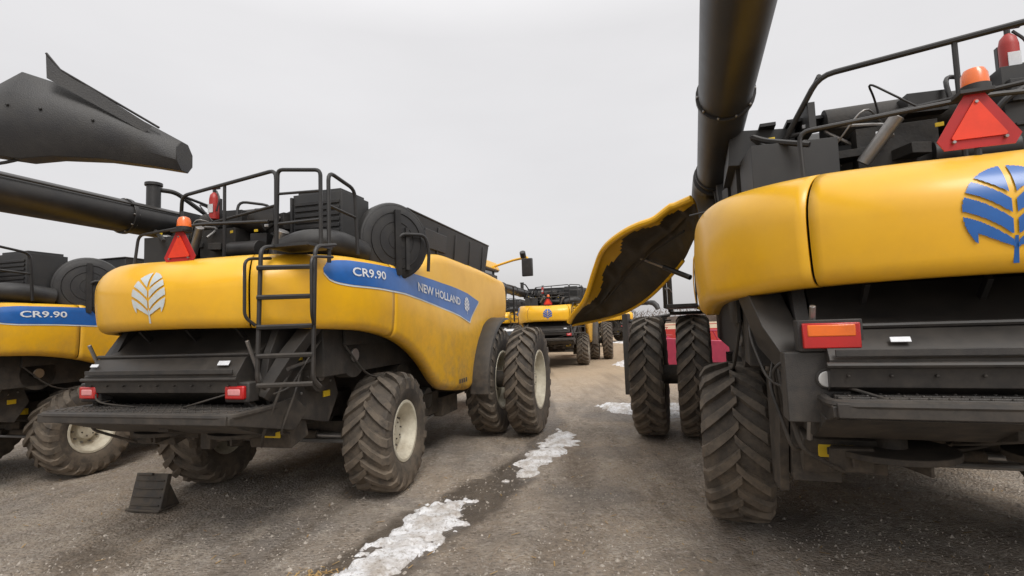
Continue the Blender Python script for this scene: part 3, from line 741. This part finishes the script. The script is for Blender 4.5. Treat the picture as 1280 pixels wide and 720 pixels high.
# ------------------------------------------------------------------ ground
WETL=[(-1.9,3.2),(-1.45,4.2),(-1.0,5.4),(-.45,6.5),(.1,7.8),(.55,9.6),(.75,11.5),(.7,14)]
def segd(p,L):
    best=9e9
    for a,b in zip(L,L[1:]):
        ax,ay=a;bx,by=b; dx,dy=bx-ax,by-ay
        t=max(0,min(1,((p[0]-ax)*dx+(p[1]-ay)*dy)/(dx*dx+dy*dy))); d=math.hypot(p[0]-ax-t*dx,p[1]-ay-t*dy); best=min(best,d)
    return best
def axis(lo,hi,fine0,fine1,st):
    a=[];x=fine0
    while x<=fine1: a.append(x);x+=st
    s=st;x=a[-1]
    while x<hi: s*=1.3;x+=s;a.append(x)
    s=st;x=fine0
    while x>lo: s*=1.3;x-=s;a.insert(0,x)
    return a
XS=axis(-900,900,-8,7,.055);YS=axis(-400,1500,2.6,12,.055)
RUTS=[(-2.6,.16,.004,.24,.028),(-.62,.19,.006,.22,.022),(.35,.10,.010,.26,.030),(1.75,.12,.006,.24,.020),(2.35,.30,.0,.28,.022),(-4.4,.22,.0,.25,.024),(-.2,-.25,.02,.16,.014)]
def rutf(x,y):
    h=0;c=0
    if not(-9<x<9 and 0<y<22): return 0,0
    for k,(x0,le,cu,hw,dp) in enumerate(RUTS):
        yy=y-4; cx=x0+le*yy+cu*yy*yy+.12*noise.noise(Vector((y*.5,k*7,0)))
        d=abs(x-cx)/hw
        if d<2.2:
            am=.55+.9*noise.noise(Vector((y*.45,k*5,3)))
            am=max(0,min(1,am))
            e=math.exp(-d**4); lug=.5+.5*math.sin(y*26+(-1 if x>cx else 1)*(x-cx)*20)
            h+=am*dp*(-e*(.65+.45*lug)+.55*math.exp(-((d-1.25)/.28)**2)); c=max(c,am*e*(.55+.45*(1-lug)))
    return h,c
def gz(x,y):
    if -14<x<14 and -4<y<24: return .016*noise.noise(Vector((x*.9,y*.9,0)))+.009*noise.noise(Vector((x*3.1,y*3.1,4)))+.009*noise.noise(Vector((x*8,y*8,6)))-.008+rutf(x,y)[0]
    return -.008
vs=[];wet=[];rut=[]
for y in YS:
    for x in XS:
        vs.append((x,y,gz(x,y)))
        rut.append(rutf(x,y)[1])
        w=0
        if -12<x<7 and 0<y<20:
            d=segd((x,y),WETL)+.16*noise.noise(Vector((x*1.7,y*1.7,9)))+.08*noise.noise(Vector((x*6,y*6,9)))
            wd=.50 if y<7 else .30
            w=max(0,min(1,(wd-d)/.14))*(1.0 if y<8 else .8)
            d2=math.hypot(x+8.0,(y-6.2)*1.2)+.3*noise.noise(Vector((x*1.7,y*1.7,2))); w=max(w,max(0,min(1,(1.0-d2)/.2))*.7)
            for (px,py,pr,pa) in ((-3.9,4.9,.55,.6),(1.2,4.3,.5,.5),(.9,6.2,.6,.45),(-2.2,4.4,.4,.5),(2.9,3.9,.6,.6),(1.6,8.2,.6,.5),(-.1,5.0,.35,.4)):
                d2=math.hypot((x-px)*.75,(y-py)*1.3)+.35*noise.noise(Vector((x*1.7,y*1.7,px)))+.12*noise.noise(Vector((x*6,y*6,2))); w=max(w,max(0,min(1,(pr-d2)/.22))*pa)
            d3=math.hypot((x-3.2)*.6,(y-11.4))+.3*noise.noise(Vector((x*1.7,y*1.7,2))); w=max(w,max(0,min(1,(1.2-d3)/.3))*.6)
        wet.append(w)
nx=len(XS);fs=[(j*nx+i,j*nx+i+1,(j+1)*nx+i+1,(j+1)*nx+i) for j in range(len(YS)-1) for i in range(nx-1)]
me=bpy.data.meshes.new('ground');me.from_pydata(vs,[],fs);me.shade_smooth()
at=me.attributes.new('wet','FLOAT','POINT');at.data.foreach_set('value',wet)
at=me.attributes.new('rut','FLOAT','POINT');at.data.foreach_set('value',rut)
g=bpy.data.objects.new('ground',me);col.objects.link(g)
m=bpy.data.materials.new('gravel_yard');N,L=nt(m);b=N['Principled BSDF'];b.inputs['Specular IOR Level'].default_value=.3
tc=N.new('ShaderNodeTexCoord')
def nz(s,d=6,r=.6,vec=None):
    n=N.new('ShaderNodeTexNoise');n.inputs['Scale'].default_value=s;n.inputs['Detail'].default_value=d;n.inputs['Roughness'].default_value=r;L.new(vec or tc.outputs['Object'],n.inputs['Vector']);return n.outputs['Fac']
def mixc(f,a,bb,blend='MIX'):
    x=N.new('ShaderNodeMix');x.data_type='RGBA';x.blend_type=blend
    for k,s in(('Factor',f),('A',a),('B',bb)):
        if isinstance(s,(tuple,float,int)): x.inputs[k].default_value=s if not isinstance(s,tuple) else (*s,1)
        else: L.new(s,x.inputs[k])
    return x.outputs['Result']
def mr(v,a,bb,c=0,d=1):
    x=N.new('ShaderNodeMapRange');x.inputs['From Min'].default_value=a;x.inputs['From Max'].default_value=bb;x.inputs['To Min'].default_value=c;x.inputs['To Max'].default_value=d;L.new(v,x.inputs['Value']);return x.outputs['Result']
c=mixc(mr(nz(.45,4),.40,.60),(.41,.33,.25),(.30,.265,.23))
mpp=N.new('ShaderNodeMapping');mpp.inputs['Rotation'].default_value=(0,0,rad(14));mpp.inputs['Scale'].default_value=(2.4,.35,1);L.new(tc.outputs['Object'],mpp.inputs['Vector'])
c=mixc(mr(nz(1.1,7,.7,mpp.outputs['Vector']),.50,.62,0,.75),c,(.20,.16,.12))
c=mixc(mr(nz(1.9,10,.8),.52,.60,0,.7),c,(.50,.43,.35))
c=mixc(mr(nz(5,10,.8),.53,.61,0,.6),c,(.16,.125,.093))
c=mixc(mr(nz(20,6,.8),.52,.62,0,.6),c,(.54,.48,.41))
vo=N.new('ShaderNodeTexVoronoi');vo.inputs['Scale'].default_value=30;L.new(tc.outputs['Object'],vo.inputs['Vector'])
hs=N.new('ShaderNodeSeparateColor');L.new(vo.outputs['Color'],hs.inputs['Color'])
c=mixc(mr(hs.outputs['Red'],.45,1,0,.6),c,mixc(hs.outputs['Green'],(.11,.09,.07),(.56,.50,.44)))
sp=N.new('ShaderNodeSeparateXYZ');L.new(tc.outputs['Object'],sp.inputs['Vector'])
c=mixc(mr(sp.outputs['Y'],12,20,0,.7),c,(.46,.34,.215))
ar=N.new('ShaderNodeAttribute');ar.attribute_name='rut'
c=mixc(mr(ar.outputs['Fac'],0,1,0,.65),c,(.14,.108,.08))
aw=N.new('ShaderNodeAttribute');aw.attribute_name='wet'
mu=N.new('ShaderNodeMath');mu.operation='MULTIPLY';L.new(aw.outputs['Fac'],mu.inputs[0]);mu.inputs[1].default_value=.78
c=mixc(mu.outputs[0],c,(.045,.035,.026))
L.new(c,b.inputs['Base Color'])
L.new(mr(aw.outputs['Fac'],0,1,.92,.28),b.inputs['Roughness'])
bp=N.new('ShaderNodeBump');bp.inputs['Strength'].default_value=1.0;bp.inputs['Distance'].default_value=.05
ad=N.new('ShaderNodeMath');ad.operation='ADD';L.new(nz(8,12,.8),ad.inputs[0]);L.new(mr(vo.outputs['Distance'],0,.6,.45,0),ad.inputs[1]);L.new(ad.outputs[0],bp.inputs['Height']);L.new(mr(aw.outputs['Fac'],0,1,1,.45),bp.inputs['Strength']);L.new(bp.outputs['Normal'],b.inputs['Normal'])
me.materials.append(m)

# gravel stones
GR=mat('gravel_stone',(.46,.41,.35),.9,c2=(.14,.12,.10),nscale=9)
q=MB();vs=[];fs=[];rnd=random.Random(11)
for i in range(26000):
    y=1.5+rnd.random()**1.5*12; x=rnd.uniform(-1.15,1.15)*y
    if noise.noise(Vector((x*.8,y*.8,5)))<-.05 and rnd.random()<.75: continue
    s=rnd.uniform(.005,.015)*(1 if rnd.random()<.95 else 2.0); z=gz(x,y); o=len(vs); a=rnd.uniform(0,6.28)
    for k in range(5): vs.append((x+s*math.cos(a+k*1.257)*rnd.uniform(.7,1.2),y+s*math.sin(a+k*1.257)*rnd.uniform(.7,1.2),z-.003))
    vs.append((x+rnd.uniform(-.3,.3)*s,y+rnd.uniform(-.3,.3)*s,z+s*rnd.uniform(.5,.95)))
    for k in range(5): fs.append((o+k,o+(k+1)%5,o+5))
q.add(vs,fs,GR);q.obj('loose_gravel',None)

# snow
SN=bpy.data.materials.new('old_snow');N,L=nt(SN);b=N['Principled BSDF']
tc=N.new('ShaderNodeTexCoord')
c=mixc(mr(nz(3,8,.7),.44,.64),(.84,.84,.85),(.48,.43,.38)); c=mixc(mr(nz(22,6,.75),.50,.66,0,.8),c,(.26,.21,.16))
L.new(c,b.inputs['Base Color']);b.inputs['Roughness'].default_value=.6
bp=N.new('ShaderNodeBump');bp.inputs['Strength'].default_value=.8;bp.inputs['Distance'].default_value=.03;L.new(nz(20,7,.75),bp.inputs['Height']);L.new(bp.outputs['Normal'],b.inputs['Normal'])
def snow(poly,h,st=.025,thr=.0,sd=0,rough=1):
    xs=[p[0] for p in poly];ys=[p[1] for p in poly]
    def inside(x,y):
        c=False;n=len(poly)
        for i in range(n):
            x1,y1=poly[i];x2,y2=poly[(i+1)%n]
            if (y1>y)!=(y2>y) and x<(x2-x1)*(y-y1)/(y2-y1)+x1:c=not c
        return c
    cl=poly+[poly[0]]
    x0,y0=min(xs)-.3,min(ys)-.3; nx=int((max(xs)-x0+.3)/st);ny=int((max(ys)-y0+.3)/st)
    hs={}
    for j in range(ny+1):
        for i in range(nx+1):
            x=x0+i*st;y=y0+j*st
            d=segd((x,y),cl)*(1 if inside(x,y) else -1)
            d+=rough*(.16*noise.noise(Vector((x*2.5,y*2.5,sd)))+.12*noise.noise(Vector((x*7,y*7,sd)))+.07*noise.noise(Vector((x*18,y*18,sd)))+.04*noise.noise(Vector((x*40,y*40,sd))))-thr
            hh=h*(1-math.exp(-max(d,0)/.07))*(1+.6*noise.noise(Vector((x*7,y*7,sd+3)))+.3*noise.noise(Vector((x*25,y*25,sd+3)))) if d>0 else max(-.03,d*.4)
            hs[i,j]=(x,y,gz(x,y)+hh)
    idx={};vs=[];fs=[]
    for j in range(ny):
        for i in range(nx):
            q4=[(i,j),(i+1,j),(i+1,j+1),(i,j+1)]
            if max(hs[k][2]-gz(hs[k][0],hs[k][1]) for k in q4)<=0.0: continue
            f=[]
            for k in q4:
                if k not in idx: idx[k]=len(vs);vs.append(hs[k])
                f.append(idx[k])
            fs.append(f)
    q=MB();q.add(vs,fs,SN);q.obj('snow_patch',None,ang=80)
snow([(-2.2,3.3),(-1.80,4.2),(-1.42,4.87),(-1.28,5.4),(-1.2,5.86),(-.95,6.15),(-.62,6.15),(-.66,5.5),(-.88,4.9),(-1.1,4.35),(-1.45,3.3)],.04,.02,.01,1,1.3)
snow([(-.12,7.0),(.15,7.1),(.45,7.7),(1.0,8.8),(1.08,9.6),(.9,10.1),(.55,9.7),(.42,9.0),(.12,8.2)],.035,.025,.03,2,1.1)
snow([(1.9,12.9),(2.1,11.6),(3.0,10.7),(4.6,10.2),(5.2,11),(4.4,12.2),(3.2,12.6)],.08,.05,.1,3)
snow([(4.6,24),(5.0,21),(6.2,20),(6.6,23),(6,27)],.1,.12,.1,4,2)
snow([(9,48),(11,40),(15,41),(14,50)],.1,.3,.1,6,4)
# fallen leaf / straw debris
q=MB();vs=[];fs=[];ST=mat('straw_debris_mat',(.45,.30,.12),.9,c2=(.3,.16,.05))
for i in range(520):
    if i<70: x,y=-1.75+rnd.gauss(0,.12),4.45+rnd.gauss(0,.06)
    else: y=2+rnd.random()*9;x=rnd.uniform(-1,1)*y
    a=rnd.uniform(0,3.14);l=rnd.uniform(.01,.045);w=rnd.uniform(.002,.006);z=gz(x,y)+.008;o=len(vs)
    ca,sa=math.cos(a),math.sin(a)
    vs+=[(x-ca*l-sa*w,y-sa*l+ca*w,z),(x-ca*l+sa*w,y-sa*l-ca*w,z),(x+ca*l+sa*w,y+sa*l-ca*w,z+.006),(x+ca*l-sa*w,y+sa*l+ca*w,z+.006)];fs.append((o,o+1,o+2,o+3))
q.add(vs,fs,ST);q.obj('straw_debris',None)

# ------------------------------------------------------------------ world + sun
w=bpy.data.worlds.new('World');sc.world=w;w.use_nodes=True
N=w.node_tree.nodes;L=w.node_tree.links;N.clear()
out=N.new('ShaderNodeOutputWorld');add=N.new('ShaderNodeAddShader')
EL,AZ=52,160
sky=N.new('ShaderNodeTexSky');sky.sky_type='NISHITA';sky.sun_disc=False;sky.sun_elevation=rad(EL);sky.sun_rotation=rad(AZ);sky.dust_density=5
hsv=N.new('ShaderNodeHueSaturation');hsv.inputs['Saturation'].default_value=.3;L.new(sky.outputs['Color'],hsv.inputs['Color'])
b1=N.new('ShaderNodeBackground');b1.inputs['Strength'].default_value=.05;L.new(hsv.outputs['Color'],b1.inputs['Color'])
b2=N.new('ShaderNodeBackground');b2.inputs['Strength'].default_value=1
tc=N.new('ShaderNodeTexCoord');sp=N.new('ShaderNodeSeparateXYZ');L.new(tc.outputs['Generated'],sp.inputs['Vector'])
cr=N.new('ShaderNodeValToRGB');e=cr.color_ramp.elements
e[0].position=0;e[0].color=(.54,.525,.525,1);e[1].position=1;e[1].color=(1.3,1.28,1.26,1)
x=e.new(.5);x.color=(.69,.675,.675,1);x=e.new(.7);x.color=(1.1,1.08,1.08,1)
L.new(sp.outputs['Z'],cr.inputs['Fac'])
mp=N.new('ShaderNodeMapping');mp.inputs['Scale'].default_value=(1,1,3.2);L.new(tc.outputs['Generated'],mp.inputs['Vector'])
no=N.new('ShaderNodeTexNoise');no.inputs['Scale'].default_value=1.5;no.inputs['Detail'].default_value=5;L.new(mp.outputs['Vector'],no.inputs['Vector'])
m1=N.new('ShaderNodeMapRange');m1.inputs['From Min'].default_value=.3;m1.inputs['From Max'].default_value=.7;m1.inputs['To Min'].default_value=.94;m1.inputs['To Max'].default_value=1.06;L.new(no.outputs['Fac'],m1.inputs['Value'])
vm=N.new('ShaderNodeVectorMath');vm.operation='SCALE';L.new(cr.outputs['Color'],vm.inputs[0]);L.new(m1.outputs['Result'],vm.inputs['Scale'])
L.new(vm.outputs['Vector'],b2.inputs['Color'])
L.new(b1.outputs[0],add.inputs[0]);L.new(b2.outputs[0],add.inputs[1]);L.new(add.outputs[0],out.inputs['Surface'])
sd=bpy.data.lights.new('sun','SUN');sd.energy=1.4;sd.angle=rad(24);sd.color=(1,.97,.93)
so=bpy.data.objects.new('sun',sd);col.objects.link(so)
d=Vector((math.sin(rad(AZ))*math.cos(rad(EL)),math.cos(rad(AZ))*math.cos(rad(EL)),math.sin(rad(EL))))
so.rotation_euler=d.to_track_quat('Z','Y').to_euler(); so.location=(0,0,20)

# ------------------------------------------------------------------ camera
cd=bpy.data.cameras.new('camera');cam=bpy.data.objects.new('camera',cd);col.objects.link(cam)
cd.sensor_width=36;cd.lens=18;cd.clip_end=3000;cd.clip_start=.05
cam.matrix_world=Matrix.Translation((0,0,2.05))@Matrix.Rotation(rad(94.02),4,'X')@Matrix.Rotation(rad(-2),4,'Z')
sc.camera=cam
